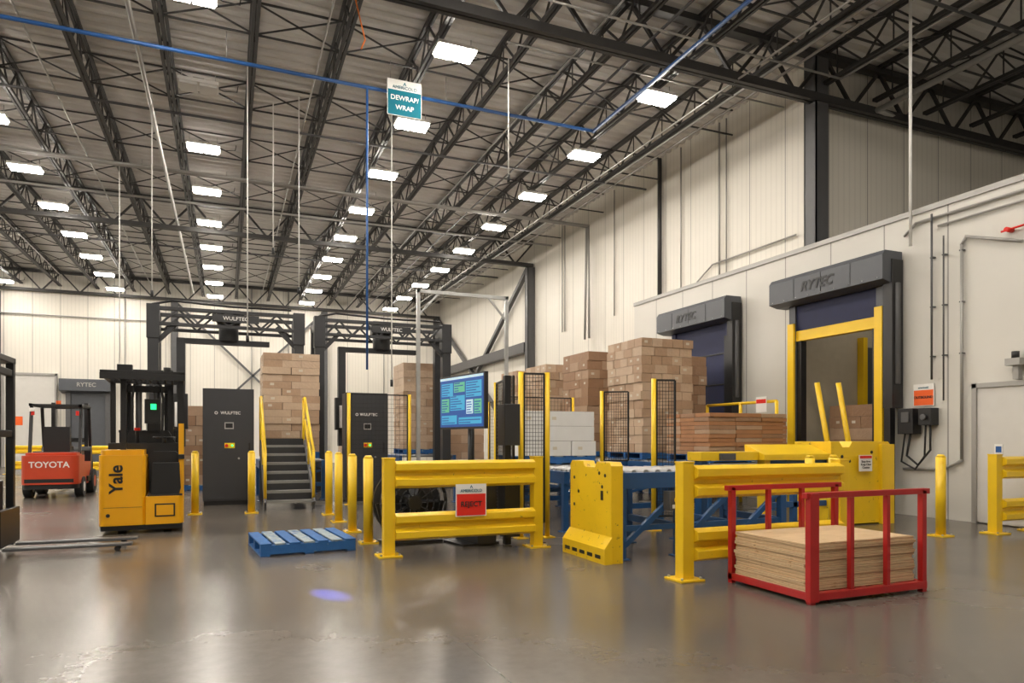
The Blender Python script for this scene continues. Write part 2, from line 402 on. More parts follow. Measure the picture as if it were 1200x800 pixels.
# ------------------------------------------------------------------ dock doors
def hs_door(y0, y1, closed):
    o = B('high_speed_door')
    o.prism([(10.1, 3.95), (10.1, 4.36), (10.16, 4.44), (10.56, 4.44), (10.56, 3.9), (10.3, 3.9)], 'y', y0, y1, HEAD)
    for k in range(1, 4):
        yy = y0+(y1-y0)*k/4; o.box(10.092, 10.1, yy-.004, yy+.004, 3.97, 4.36, BLK)
    for k in range(9): o.cyl((10.09, y0+.1+(y1-y0-.2)*k/8, 3.99), (10.1, y0+.1+(y1-y0-.2)*k/8, 3.99), .01, CHR, 6)
    yb = y1-.25; ya = y0+.2
    for a, b in ((ya, ya+.16), (yb-.16, yb)):
        o.box(10.38, 10.56, a, b, 0, 3.9, HEAD if not closed else NAVY)
        if not closed: o.box(10.33, 10.38, a, b, .0, 3.55, YEL)
        else: o.box(10.36, 10.38, a+.03, b-.03, .0, 3.6, BLK)
    o.box(10.3, 10.56, y0-.02, y0+.16, 1.8, 4.3, BLK); o.cyl((10.42, y0-.02, 2.2), (10.42, y0-.02, 3.9), .05, STG)
    o.box(10.3, 10.42, y0+.02, y0+.14, 0, 1.8, BLK)
    o.box(10.42, 10.5, ya+.1, yb-.1, 3.38 if not closed else 0.02, 3.9, NAVY)
    if not closed:
        o.prism([(10.40, 3.2), (10.40, 3.4), (10.53, 3.4), (10.53, 3.2)], 'y', ya+.12, yb-.12, YEL)
        o.box(10.42, 10.56, ya+.16, ya+.27, 0, 3.3, BLK); o.box(10.42, 10.56, yb-.27, yb-.16, 0, 3.3, BLK)
    else:
        for z in (.9, 1.7, 2.5, 3.2): o.box(10.41, 10.42, ya+.16, yb-.16, z, z+.035, BLK)
    ob = o.done(bevel=.008)
    text('RYTEC', (10.088, (y0+y1)/2+.1, 4.16), FW, .25, BLK, ob, bold=.006, shear=.3)
    return ob
hs_door(8.25, 10.85, False); hs_door(12.2, 14.78, True)
o = B('high_speed_door'); o.prism([(37.1, 3.5), (37.1, 4.05), (37.76, 4.05), (37.76, 3.4)], 'x', -7.1, -4.9, HEAD); o.box(-6.9, -6.7, 37.5, 37.76, 0, 3.45, STG); o.box(-5.3, -5.1, 37.5, 37.76, 0, 3.45, STG); o.box(-6.7, -5.3, 37.6, 37.76, 0.02, 3.45, HEAD)
ob = o.done(bevel=.01); text('RYTEC', (-6, 37.08, 3.78), FS, .26, CON, ob, bold=.004)
o = B('sliding_door'); o.box(-9.3, -7.35, 37.66, 37.78, 0.02, 4.2, DOORM); o.box(-9.4, -9.3, 37.6, 37.78, 0, 4.3, CON); o.box(-7.35, -7.27, 37.6, 37.78, 0, 4.3, CON); o.box(-9.4, -7.27, 37.6, 37.78, 4.2, 4.3, CON)
o.box(-9.0, -8.6, 37.64, 37.66, 1.9, 2.3, SORG); o.done()
o = B('door_1'); o.box(10.55, 10.59, 6.0, 6.98, 0.02, 2.05, DOORM)
o.box(10.52, 10.59, 6.98, 7.05, 0, 2.12, CON); o.box(10.52, 10.59, 5.93, 6.0, 0, 2.12, CON); o.box(10.52, 10.59, 5.93, 7.05, 2.05, 2.12, CON)
o.cyl((10.55, 6.12, 1.0), (10.48, 6.12, 1.0), .02, CHR); o.box(10.47, 10.5, 6.08, 6.3, .985, 1.015, CHR)
o.box(10.54, 10.55, 6.6, 6.72, 1.05, 1.2, WHT); o.box(10.535, 10.54, 6.62, 6.7, 1.08, 1.17, BPIPE)
o.done()
o = B('wall_lamp'); o.box(10.42, 10.59, 6.3, 6.5, 2.34, 2.44, CON); o.cyl((10.5, 6.4, 2.44), (10.5, 6.4, 2.54), .05, BLK); o.box(10.5, 10.59, 6.36, 6.44, 2.14, 2.34, CON); o.done()
o = B('sprinkler_valve'); o.tube([(10.52, 6.6, 4.32), (10.52, 6.2, 4.34)], .016, SRED); o.cyl((10.45, 6.5, 4.32), (10.59, 6.5, 4.32), .035, SRED); o.done()
o = B('disconnect_switch'); 
o.box(10.38, 10.59, 7.92, 8.2, 1.36, 1.78, BLK); o.box(10.4, 10.59, 7.62, 7.84, 1.5, 1.78, BLK); o.box(10.36, 10.38, 7.98, 8.12, 1.55, 1.72, STG)
o.cyl((10.38, 7.73, 1.63), (10.35, 7.73, 1.63), .05, STG); o.tube([(10.5, 8.05, 1.36), (10.48, 8.1, 1.0), (10.48, 7.9, .85), (10.5, 7.7, 1.1), (10.5, 7.7, 1.5)], .018, BLK)
o.tube([(10.5, 8.15, 1.36), (10.48, 8.2, .9), (10.48, 7.95, .78), (10.5, 7.8, 1.0), (10.5, 7.78, 1.5)], .015, BLK)
o.done(bevel=.008)
def sign(name, c, w, h, facing, parts):
    s = B(name); x, y, z = c
    if facing == 'S':
        s.box(x-w/2, x+w/2, y, y+.01, z-h/2, z+h/2, WHT)
        for (z0, z1, m) in parts: s.box(x-w/2+.01, x+w/2-.01, y-.003, y, z0, z1, m)
    else:
        s.box(x, x+.01, y-w/2, y+w/2, z-h/2, z+h/2, WHT)
        for (z0, z1, m) in parts: s.box(x-.003, x, y-w/2+.01, y+w/2-.01, z0, z1, m)
    return s.done()
o = sign('outbound_sign', (10.57, 7.87, 2.0), .36, .36, 'W', [(1.83, 2.08, SORG)])
text('OUTBOUND', (10.563, 7.87, 1.96), FW, .058, BLK, o, bold=.001); text('americold', (10.563, 7.87, 2.12), FW, .045, TEAL, o)
o = sign('reject_sign', (2.53, 7.30, .595), .36, .36, 'S', [(.425, .665, SRED)])
text('REJECT', (2.53, 7.294, .55), FS, .08, BLK, o, bold=.001); text('AMERICOLD', (2.53, 7.294, .70), FS, .046, TEAL, o); text('^', (2.53, 7.294, .73), FS, .08, TEAL, o)
o = sign('hanging_sign', (3.12, 12.85, 7.72), .66, .68, 'S', [(7.39, 7.86, TEAL)])
text('DEWRAP/', (3.12, 12.84, 7.71), FS, .125, WHT, o, bold=.001); text('WRAP', (3.12, 12.84, 7.53), FS, .125, WHT, o, bold=.001)
text('AMERICOLD', (3.12, 12.84, 7.91), FS, .085, TEAL, o); text('^', (3.12, 12.84, 7.96), FS, .14, TEAL, o, bold=.002)
q = B('sign_hanger'); q.cyl((2.85, 12.855, 8.06), (2.85, 12.855, 8.4), .006, CON, 6); q.cyl((3.4, 12.855, 8.06), (3.4, 12.855, 8.4), .006, CON, 6); q.done()

# ------------------------------------------------------------------ bollards & barriers
bb = B('bollard'); bb.cyl((0,0,.02), (0,0,1.04), .06, YEL, 20); bb.cyl((0,0,1.04), (0,0,1.075), .06, YEL, 20, .035); bb.box(-.11, .11, -.11, .11, 0, .02, YEL)
for a in (-.085, .085):
    for c in (-.085, .085): bb.cyl((a, c, .02), (a, c, .035), .014, CHR, 6)
bmh = bb.mesh()
for (x, y) in [(1.61, 8.5), (1.6, 9.6), (1.6, 10.85), (1.6, 11.95), (-.49, 12.85), (.40, 12.7), (8.68, 6.22), (6.75, 6.55), (7.2, 6.6)]:
    o = bpy.data.objects.new('bollard', bmh); col.objects.link(o); o.location = (x, y, 0)

def barrier(x, y, L, rz=0):
    b = B('guard_barrier')
    for px in (0, L):
        b.box(px-.06, px+.06, -.06, .06, .02, 1.06, YEL); b.box(px-.13, px+.13, -.13, .13, 0, .02, YELW)
        b.box(px-.065, px+.065, -.065, .065, 1.06, 1.075, YEL)
        for a in (-.1, .1): b.cyl((px+a, -.1, .02), (px+a, -.1, .04), .014, CHR, 6); b.cyl((px+a, .1, .02), (px+a, .1, .04), .014, CHR, 6)
    for z in (.17, .74):
        pr = [(-.04, 0), (-.115, .03), (-.115, .10), (-.055, .13), (-.055, .17), (-.115, .20), (-.115, .27), (-.04, .3), (-.02, .3), (-.02, 0)]
        b.prism([(a, z+c) for a, c in pr], 'x', .061, L-.061, YELW)
        b.box(.061, .08, -.05, .05, z+.02, z+.28, YEL); b.box(L-.08, L-.061, -.05, .05, z+.02, z+.28, YEL)
    return b.done((x, y, 0), rz, bevel=.004)
barrier(1.63, 7.45, 1.77); barrier(3.84, 5.18, 1.9); barrier(9.58, 6.1, .8)
barrier(-7.3, 30, 1.8); barrier(-4.6, 28, 1.8)

# ------------------------------------------------------------------ pallets, cartons
def pal(b, x0, x1, y0, y1, z0, m1, m2, h=.14):
    n = 7; W = (x1-x0)
    for k in range(3):
        yy = y0+(y1-y0-.09)*k/2; b.box(x0+.002, x1-.002, yy+.002, yy+.088, z0+.02, z0+h-.02, m1)
    for k in range(n):
        w = W/n*.8; xx = x0+(W-w)*k/(n-1); b.box(xx, xx+w, y0, y1, z0+h-.02, z0+h, (m1, m2)[k % 2 if k not in (0, n-1) else 0])
    for k in range(3):
        w = .1; xx = x0+(W-w)*k/2; b.box(xx, xx+w, y0, y1, z0, z0+.02, m1)
o = B('wooden_pallet'); pal(o, -.52, .52, -.54, .54, 0, PBLU, PBLW)
o.done((.81, 8.5, 0), 5, bevel=.004)

def stack(name, x0, x1, y0, y1, z0, z1, nx, ny, nz, mats, seed=0, pallet=True, labels=True, rz=0):
    rnd = random.Random(seed); b = B(name)
    cx, cy = (x0+x1)/2, (y0+y1)/2; hx, hy = (x1-x0)/2, (y1-y0)/2
    zz = 0
    if pallet: pal(b, -hx, hx, -hy, hy, 0, PBLU, PBLW); zz = .14
    H = (z1-z0-zz)/nz; b.box(-hx+.05, hx-.05, -hy+.05, hy-.05, zz, z1-z0-.05, GAP)
    for k in range(nz):
        ax, ay = (nx, ny) if k % 2 == 0 else (max(1, nx-1) if nx > 2 else nx+1, ny+1 if ny < 3 else ny-1)
        if not labels: ax, ay = nx, ny
        za = zz+k*H; zb = za+H-.005; ox = rnd.uniform(-.014, .014); oy = rnd.uniform(-.014, .014)
        for i in range(ax):
            for j in range(ay):
                if 0 < i < ax-1 and 0 < j < ay-1: continue
                m = rnd.choice(mats); e = .003; jx = rnd.uniform(-.008, .008); jy = rnd.uniform(-.008, .008)
                xa = -hx+2*hx*i/ax+e+ox+jx; xb = -hx+2*hx*(i+1)/ax-e+ox+jx
                ya = -hy+2*hy*j/ay+e+oy+jy; yb = -hy+2*hy*(j+1)/ay-e+oy+jy
                b.box(xa, xb, ya, yb, za, zb, m)
                if labels and j == 0 and rnd.random() < .25:
                    c = xa+(xb-xa)*.25; b.box(c, c+.08, ya-.002, ya, za+H*.4, za+H*.4+.05, TAPE)
                if labels and i == 0 and rnd.random() < .25:
                    c = ya+(yb-ya)*.3; b.box(xa-.002, xa, c, c+.08, za+H*.4, za+H*.4+.05, TAPE)
    return b.done((cx, cy, z0), rz, bevel=.004)
CT = .86
stack('carton_stack', .70, 1.86, 15.35, 16.55, CT, 3.1, 3, 3, 14, [C1, C2, C2, C1], 1)
stack('carton_stack', 4.45, 5.75, 18.45, 19.65, CT, 3.36, 4, 3, 12, [C1, C2, C2], 2)
stack('carton_stack', 7.74, 8.98, 11.84, 13.2, CT, 3.33, 5, 5, 13, [C1, C2, C2, C1], 3)
stack('carton_stack', 7.74, 8.98, 14.1, 15.4, CT, 3.32, 4, 4, 11, [C3, C1, C3], 4)
stack('carton_stack', 7.74, 8.98, 16.4, 17.7, CT, 3.25, 4, 4, 11, [C1, C2], 5)
stack('carton_stack', 7.74, 8.98, 18.3, 19.5, CT, 3.25, 4, 4, 11, [C1, C2, C3], 6)
stack('carton_stack', 9.2, 9.86, 12.5, 13.8, 0, 3.1, 2, 3, 14, [C3, C1], 7)
stack('carton_stack', 7.75, 9.5, 9.75, 11.0, CT, 1.74, 3, 3, 10, [C4, C3, C4, C1], 8, labels=False)
stack('carton_stack', 4.38, 5.75, 10.2, 11.3, CT, 1.74, 3, 3, 3, [CW], 9)
stack('carton_stack', 11.2, 12.2, 9.25, 10.35, 0, 1.94, 3, 3, 8, [C1, C3], 10)
stack('carton_stack', -1.0, -.1, 18.8, 20.0, .0, 2.1, 3, 3, 8, [C1, C3], 11)
stack('carton_stack', 3.2, 4.0, 20.6, 21.8, .0, 2.3, 2, 3, 8, [C1, C3], 12)
stack('carton_stack', 6.1, 7.2, 19.6, 20.8, .0, 2.9, 3, 3, 11, [C1, C2], 13)

# ------------------------------------------------------------------ conveyors
def conveyor(x0, x1, y0, y1, ax='y', zt=CT, chain=False):
    b = B('roller_conveyor')
    if ax == 'y':
        for x in (x0, x1-.08):
            b.box(x, x+.08, y0, y1, zt-.2, zt-.03, BLU)
        y = y0+.1
        while y < y1-.05: b.cyl((x0+.08, y, zt-.042), (x1-.08, y, zt-.042), .04, ROL, 10); y += .15
        n = max(2, int((y1-y0)/1.3)+1)
        for k in range(n):
            yy = y0+.06+(y1-y0-.12)*k/(n-1)
            for x in (x0, x1-.08): b.box(x, x+.08, yy-.04, yy+.04, 0, zt-.2, BLU); b.box(x-.03, x+.11, yy-.08, yy+.08, 0, .015, BLU)
            b.box(x0+.08, x1-.08, yy-.03, yy+.03, .28, .36, BLU)
            b.beam((x0+.08, yy, .34), (x1-.1, yy, zt-.25), .04, .04, BLU)
    else:
        for y in (y0, y1-.08): b.box(x0, x1, y, y+.08, zt-.2, zt-.03, BLU)
        x = x0+.1
        while x < x1-.05: b.cyl((x, y0+.08, zt-.042), (x, y1-.08, zt-.042), .04, ROL, 10); x += .15
        n = max(2, int((x1-x0)/.75)+1)
        for k in range(n):
            xx = x0+.06+(x1-x0-.12)*k/(n-1)
            for y in (y0, y1-.08): b.box(xx-.04, xx+.04, y, y+.08, 0, zt-.2, BLU); b.box(xx-.08, xx+.08, y-.03, y+.11, 0, .015, BLU)
            b.box(xx-.03, xx+.03, y0+.08, y1-.08, .28, .36, BLU)
            if k < n-1:
                x2 = x0+.06+(x1-x0-.12)*(k+1)/(n-1)
                b.beam((xx, y0+.04, .12), (x2, y0+.04, zt-.25), .05, .06, BLU)
                b.box(xx, x2, y0+.02, y0+.06, .30, .36, BLU)
    return b.done(bevel=.004)
conveyor(3.79, 6.1, 6.25, 7.35, 'x', .95)
conveyor(4.25, 5.88, 8.4, 13.4)
conveyor(7.62, 9.1, 9.6, 19.7)
conveyor(.62, 1.94, 15.0, 16.72)
conveyor(4.3, 5.9, 18.3, 19.8)
conveyor(6.0, 7.5, 12.0, 13.3, 'x')

g = B('conveyor_end_guard')
g.prism([(6.1, .0), (6.1, 1.0), (6.14, 1.04), (6.40, 1.04), (6.44, .98), (6.66, .98), (6.70, 1.04), (6.96, 1.04), (7.0, 1.0), (7.0, .0)], 'x', 3.62, 3.76, YELG)
g.prism([(3.53, 0), (3.53, .16), (3.62, .28), (3.62, 0)], 'y', 6.08, 7.02, YELG)
for y, z in ((6.22, .9), (6.34, .92), (6.28, .78), (6.9, .85), (6.8, .7), (6.9, .55)): g.cyl((3.614, y, z), (3.62, y, z), .02, BLK, 10)
g.box(3.614, 3.62, 6.26, 6.31, .64, .74, BLK)
for k in range(5): g.box(3.524, 3.53, 6.16+.17*k, 6.27+.17*k, .05, .09, BLK)
g.done(bevel=.006)
g = B('conveyor_drive_housing')
g.box(8.14, 9.36, 7.5, 8.2, 0.02, 1.0, YELG); g.prism([(8.14, 1.0), (8.14, 1.24), (8.3, 1.24), (8.36, 1.16), (8.5, 1.16), (8.56, 1.24), (9.3, 1.24), (9.36, 1.18), (9.36, 1.0)], 'y', 7.5, 8.2, YELG)
g.box(9.1, 9.36, 7.44, 7.5, .0, 1.2, YELW)
for x, z in ((8.35, 1.02), (8.5, .95), (8.3, .8), (8.95, 1.08)): g.cyl((x, 7.49, z), (x, 7.51, z), .025, BLK, 10)
g.box(8.33, 8.42, 7.49, 7.5, .85, .97, BLK)
g.prism([(7.5, .98), (7.5, 1.06), (7.9, 1.2), (7.9, .98)], 'x', 6.9, 8.13, YELW)
g.box(5.9, 6.89, 7.6, 7.9, .98, 1.1, YELW); g.box(6.95, 7.05, 7.55, 7.7, 0, .98, YEL); g.box(5.95, 6.05, 7.65, 7.8, 0, .98, BLU)
g.box(7.05, 8.14, 7.58, 7.66, .8, .97, BLU); g.box(7.05, 8.14, 7.58, 7.64, .3, .38, BLU); g.box(7.5, 7.58, 7.58, 7.66, 0, .8, BLU)
g.box(6.2, 6.45, 7.55, 7.6, .99, 1.08, STG)
o = g.done(bevel=.008)
s = sign('warning_sign', (8.75, 7.43, .92), .26, .24, 'S', [(.99, 1.03, SRED)])
text('Stop Area\nKeep Clear\nCaution', (8.75, 7.425, .9), FS, .045, BLK, s)
g = B('junction_box'); g.box(4.35, 4.53, 6.12, 6.24, .52, .72, STG); g.cyl((4.44, 6.12, .63), (4.44, 6.1, .63), .035, YEL); g.cyl((4.44, 6.1, .63), (4.44, 6.08, .63), .02, SRED); g.box(4.38, 4.41, 6.112, 6.12, .54, .58, WHT); g.done()
g = B('leaning_guard_pole'); g.cyl((9.85, 8.9, .02), (9.5, 9.06, 2.26), .045, YEL); g.done()
g = B('leaning_guard_pole'); g.cyl((10.2, 8.78, .02), (9.88, 8.95, 2.26), .045, YEL); g.done()
g = B('safety_railing')
for y in (10.2, 11.2, 12.25): g.cyl((9.68, y, 0), (9.68, y, 2.0), .035, YEL)
for z in (2.0, 1.5, 1.0): g.cyl((9.68, 10.2, z), (9.68, 12.25, z), .03, YEL)
g.done()
s = sign('railing_sign', (9.62, 10.55, 1.95), .28, .3, 'W', [(1.97, 2.05, SRED)])

def fence(name, p0, p1, z0, z1, posts=(1, 1), step=.085):
    b = B(name); p0 = Vector((*p0, 0)); p1 = Vector((*p1, 0)); d = p1-p0; L = d.length; d.normalize()
    for p, f in ((p0, posts[0]), (p1, posts[1])):
        if f: b.cyl(p, p+Vector((0, 0, z1+.02)), .035, YEL, 10); b.box(p.x-.08, p.x+.08, p.y-.08, p.y+.08, 0, .015, YEL)
    a = p0+d*.04; c = p1-d*.04
    for z in (z0, z1): b.beam(a+Vector((0,0,z)), c+Vector((0,0,z)), .025, .025, BLK)
    for q in (a, c): b.beam(q+Vector((0,0,z0)), q+Vector((0,0,z1)), .025, .025, BLK)
    n = int(L/step)
    for k in range(1, n):
        q = a+(c-a)*k/n; b.beam(q+Vector((0,0,z0)), q+Vector((0,0,z1)), .005, .005, BLK)
    n = int((z1-z0)/step)
    for k in range(1, n):
        z = z0+(z1-z0)*k/n; b.beam(a+Vector((0,0,z)), c+Vector((0,0,z)), .005, .005, BLK)
    b.done()
fence('mesh_fence', (3.50, 8.15), (3.85, 8.1), .2, 2.12, step=.05); fence('mesh_fence', (3.47, 8.3), (3.72, 9.6), .2, 2.1, (0, 1), .05)
fence('mesh_fence', (6.1, 10.6), (6.5, 10.3), .9, 2.1, (1, 0), .05); fence('mesh_fence', (5.52, 8.15), (5.85, 8.05), .2, 2.1, (1, 0), .05); fence('mesh_fence', (5.7, 14.0), (7.3, 14.0), .2, 2.2)
fence('mesh_fence', (2.2, 13.6), (3.4, 13.6), .2, 2.15); fence('mesh_fence', (6.2, 14.5), (6.2, 16.5), .2, 2.2)

# ------------------------------------------------------------------ red rack + plywood
g = B('steel_stillage')
X0, X1, Y0, Y1 = 4.14, 5.42, 4.03, 4.93
for y in (Y0, Y1):
    for x in (X0, X1-.05): g.box(x, x+.05, y-.025, y+.025, .0, .85, RED)
    for x in (X0+.42, X0+.82): g.box(x, x+.04, y-.02, y+.02, .06, .82, RED)
    g.box(X0-.04, X1+.04, y-.025, y+.025, .82, .865, RED); g.box(X0, X1, y-.03, y+.03, .03, .09, RED)
g.box(X0-.015, X0+.075, Y0-.035, Y0+.02, .02, .86, RED)
for x in (X0, X0+.6, X1-.05): g.box(x, x+.05, Y0, Y1, .03, .09, RED)
g.done(bevel=.004)
g = B('plywood_sheets'); z = .092; rnd = random.Random(4)
while z < .46:
    jx = rnd.uniform(-.015, .015); jy = rnd.uniform(-.01, .01)
    x0, x1, y0, y1 = X0+.02+jx, X1-.06+jx, Y0+.05+jy, Y1-.05+jy
    g.box(x0, x1, y0, y1, z, z+.009, WD1); g.box(x0+.001, x1-.001, y0+.001, y1-.001, z+.009, z+.013, WD2); g.box(x0, x1, y0, y1, z+.013, z+.024, WOOD)
    z += .0265
g.done()

# ------------------------------------------------------------------ cabinets & wrappers
def cabinet(x, y, w=.93, h=2.2, hmi=True):
    b = B('control_cabinet'); b.box(0, w, 0, .5, .08, h, CAB); b.box(.02, w-.02, .02, .5, 0, .08, BLK)
    b.box(.02, w-.02, -.012, 0, .12, h-.03, CAB); b.box(w-.1, w-.07, -.03, -.012, 1.0, 1.2, BLK)
    b.box(w*.42, w*.6, -.02, -.012, 1.47, 1.6, CHR); b.box(w*.44, w*.58, -.022, -.02, 1.49, 1.58, BLK)
    b.box(w*.42, w*.62, -.02, -.012, 1.1, 1.2, YEL); b.cyl((w*.46, -.02, 1.15), (w*.46, -.05, 1.15), .03, SRED); b.cyl((w*.57, -.02, 1.15), (w*.57, -.035, 1.15), .018, GREEN)
    b.cyl((w*.7, -.012, .9), (w*.7, -.03, .9), .02, CHR)
    o = b.done((x, y, 0), 0, bevel=.008)
    text('WULFTEC', (w*.54, -.014, 1.78), FS, .08, WHT, o, bold=.001); text('o', (w*.26, -.014, 1.79), FS, .12, WHT, o)
cabinet(-.42, 14.45, .92, 2.25); cabinet(2.26, 14.35, .86, 2.23)

def wrapper(x0, x1, y, zt=4.25):
    b = B('stretch_wrapper')
    for x in (x0, x1-.22):
        b.box(x, x+.22, y, y+.22, 0, zt-.1, MACH); b.box(x-.08, x+.3, y-.08, y+.3, 0, .03, MACH)
        b.box(x-.02, x+.24, y-.02, y+.24, zt-.75, zt, MACH)
        b.beam((x+.11, y+.1, zt-.9), (x+.11+(.5 if x == x0 else -.5), y+.1, zt-.35), .08, .1, MACH)
    for yy in (y, y+.9):
        b.box(x0, x1, yy, yy+.1, zt-.12, zt-.04, MACH); b.box(x0+.1, x1-.1, yy, yy+.08, zt-.46, zt-.39, MACH)
        n = int((x1-x0-.5)/.32); up = False
        for k in range(n):
            a = x0+.26+k*(x1-x0-.52)/n; c = x0+.26+(k+1)*(x1-x0-.52)/n
            b.beam((a, yy+.04, zt-.08 if up else zt-.42), (c, yy+.04, zt-.42 if up else zt-.08), .04, .045, MACH); up = not up
    for x in (x0, x1-.2, (x0+x1)/2-.1): b.box(x, x+.2, y, y+1.0, zt-.3, zt-.12, MACH)
    for x in (x0, x1-.2): b.box(x, x+.2, y+.8, y+1.0, 0, zt-.1, MACH)
    xc = (x0+x1)/2
    b.cyl((xc, y+.5, zt-.7), (xc, y+.5, zt-.3), .22, MACH); b.box(xc-.25, xc+.25, y+.3, y+.7, zt-.3, zt+.02, MACH)
    b.beam((xc-1.0, y+.5, zt-.72), (xc+.9, y+.5, zt-.72), .16, .12, MACH)
    b.box(xc-1.1, xc-.92, y+.4, y+.6, 1.1, zt-.66, MACH); b.box(xc-1.2, xc-.86, y+.2, y+.42, 1.5, 2.3, BLK)
    b.cyl((xc-1.03, y+.12, 1.55), (xc-1.03, y+.12, 2.1), .09, WHT)
    b.tube([(x0+.1, y+.05, zt), (x0+.5, y+.05, zt+.1), (xc, y+.05, zt+.05), (x1-.3, y+.05, zt+.06)], .025, BLK)
    b.box(xc-.35, xc+.65, y-.01, y, zt-.32, zt-.14, MACH)
    o = b.done(bevel=.006)
    text('WULFTEC', (xc+.15, y-.014, zt-.23), FS, .12, WHT, o, bold=.001)
wrapper(-1.6, 1.7, 17.0); wrapper(1.98, 5.4, 17.2)

g = B('scanner_portal')
for x in (3.58, 5.5): g.box(x-.035, x+.035, 13.56, 13.63, 0, 4.3, CHR); g.box(x-.1, x+.1, 13.5, 13.68, 0, .02, CHR)
g.box(3.54, 5.54, 13.56, 13.63, 4.23, 4.3, CHR); g.beam((3.6, 13.59, 3.8), (4.0, 13.59, 4.24), .04, .04, CHR); g.beam((5.48, 13.59, 3.8), (5.1, 13.59, 4.24), .04, .04, CHR)
g.done()

g = B('crossover_stairs'); SX0, SX1 = .62, 1.5; n = 7; y0 = 13.05; run = .24; rise = .165
for k in range(n):
    z = rise*(k+1); y = y0+run*k
    g.box(SX0+.04, SX1-.04, y, y+.26, z-.035, z, TRD); g.box(SX0+.04, SX1-.04, y-.004, y, z-.045, z, TRD); g.box(SX0+.04, SX1-.04, y+.24, y+.255, z, z+rise-.035, MACH)
for x in (SX0, SX1-.04):
    g.beam((x+.02, y0-.02, .06), (x+.02, y0+run*n, rise*n+.02), .04, .2, STG)
    xx = x+.02
    g.tube([(xx, y0+.05, .2), (xx, y0+.05, 1.05), (xx, y0+run*n-.1, rise*n+.95), (xx, y0+run*n+.15, rise*n+.95), (xx, y0+run*n+.15, .95)], .028, YEL)
    g.tube([(xx, y0+.05, .62), (xx, y0+run*n-.1, rise*n+.5)], .024, YEL)
    g.tube([(xx, y0+.9, .8), (xx, y0+.9, 1.65)], .02, YEL)
    g.box(x, x+.04, y0+run*n-.1, y0+run*n-.06, 0, rise*n, STG)
g.done()

# ------------------------------------------------------------------ monitor workstation
g = B('operator_monitor'); 
g.box(-.56, .56, -.02, .03, -.33, .33, BLK); g.box(-.54, .54, -.024, -.02, -.305, .31, S1)
g.box(-.54, .54, -.026, -.024, .28, .31, S4)
rr = random.Random(3)
for (a, b_, c, d_, m) in [(-.5, -.2, .08, .24, S2), (-.17, .1, .12, .24, S3), (.13, .5, .05, .24, S2), (-.5, -.3, -.12, .05, S3), (-.27, .1, -.1, .08, S2), (.14, .3, -.15, .02, S4), (.33, .5, -.15, .02, S3), (-.5, -.1, -.27, -.16, S2), (-.05, .5, -.27, -.19, S2)]:
    g.box(a, b_, -.026, -.024, c, d_, m)
    zz = c+.012
    while zz < d_-.015:
        g.box(a+.015, a+.015+(b_-a-.03)*rr.uniform(.4, 1), -.028, -.026, zz, zz+.012, S1); zz += .03
g.box(-.08, .08, .03, .09, -.12, .12, BLK); g.cyl((0, .12, -1.72), (0, .12, .2), .04, BLK); g.box(-.25, .25, -.13, .37, -1.73, -1.70, BLK)
g.box(-.25, .3, 0.04, .3, -1.7, -.75, MACH); g.box(-.3, .35, -.02, .35, -.75, -.71, STG)
g.done((2.66, 8.0, 1.73), -79.5)
g = B('workstation_post'); g.box(3.12, 3.2, 7.75, 7.83, 0, 2.05, BLK); g.box(3.08, 3.28, 7.66, 7.9, 1.2, 1.7, MACH); g.box(3.08, 3.28, 7.66, 7.9, .1, .9, BLK); g.done(bevel=.005)
g = B('floor_fan')
for yy in (-.13, .13): 
    for r in (.42, .34, .26, .18, .1): g.torus((0, yy, .5), r, .008 if r < .4 else .02, 'y', BLK)
for k in range(12):
    t = 2*math.pi*k/12; g.cyl((.08*math.cos(t), -.14, .5+.08*math.sin(t)), (.42*math.cos(t), -.13, .5+.42*math.sin(t)), .006, BLK, 5)
g.cyl((0, -.15, .5), (0, .2, .5), .09, BLK)
for k in range(5):
    t = 2*math.pi*k/5; g.beam((.06*math.cos(t), -.02, .5+.06*math.sin(t)), (.36*math.cos(t), .03, .5+.36*math.sin(t)), .14, .015, MACH)
g.prism([(.44*math.cos(2*math.pi*k/28), .5+.44*math.sin(2*math.pi*k/28)) for k in range(28)], 'y', .10, .12, MACH)
g.box(-.35, .35, -.2, .22, 0, .04, BLK); g.beam((-.3, 0, .03), (-.43, 0, .5), .04, .04, BLK); g.beam((.3, 0, .03), (.43, 0, .5), .04, .04, BLK)
g.done((2.1, 8.35, 0), 8)

# ------------------------------------------------------------------ reach truck
def arc(cx, cy, r, a0, a1, n=6):
    return [(cx+r*math.cos(R(a0+(a1-a0)*k/n)), cy+r*math.sin(R(a0+(a1-a0)*k/n))) for k in range(n+1)]
g = B('reach_truck')
plan = arc(-.43, .08, .08, 180, 270) + [(.0, 0), (.04, .04), (.04, .95), (-.51, .95)]
g.prism(plan, 'z', .12, 1.06, TRK)
plan2 = [(-.49+.0, .12)] + arc(-.41, .1, .07, 190, 270) + [(-.01, .03), (.02, .06), (.02, .92), (-.48, .92)]
g.prism(plan2, 'z', 1.06, 1.13, TRK)
plan3 = [(.04, .0)] + arc(.39, .12, .12, -90, 0) + [(.51, .95), (.04, .95)]
g.prism(plan3, 'z', .12, .5, TRK)
g.box(-.49, .49, .04, .95, .05, .12, BLK)
g.box(.06, .49, .02, .5, .5, .52, RUB); g.box(.15, .4, -.006, .0, .22, .4, BLK)
g.box(.17, .38, -.01, -.006, .24, .38, TRK)
g.prism([(.06, .52), (.1, .5), (.46, .5), (.49, .55), (.49, 1.02), (.4, 1.1), (.12, 1.1), (.06, 1.04)], 'y', .5, .72, BLK)
g.prism([(.10, .5), (.44, .5), (.47, .6), (.45, .95), (.12, .95)], 'y', .06, .3, BLK)
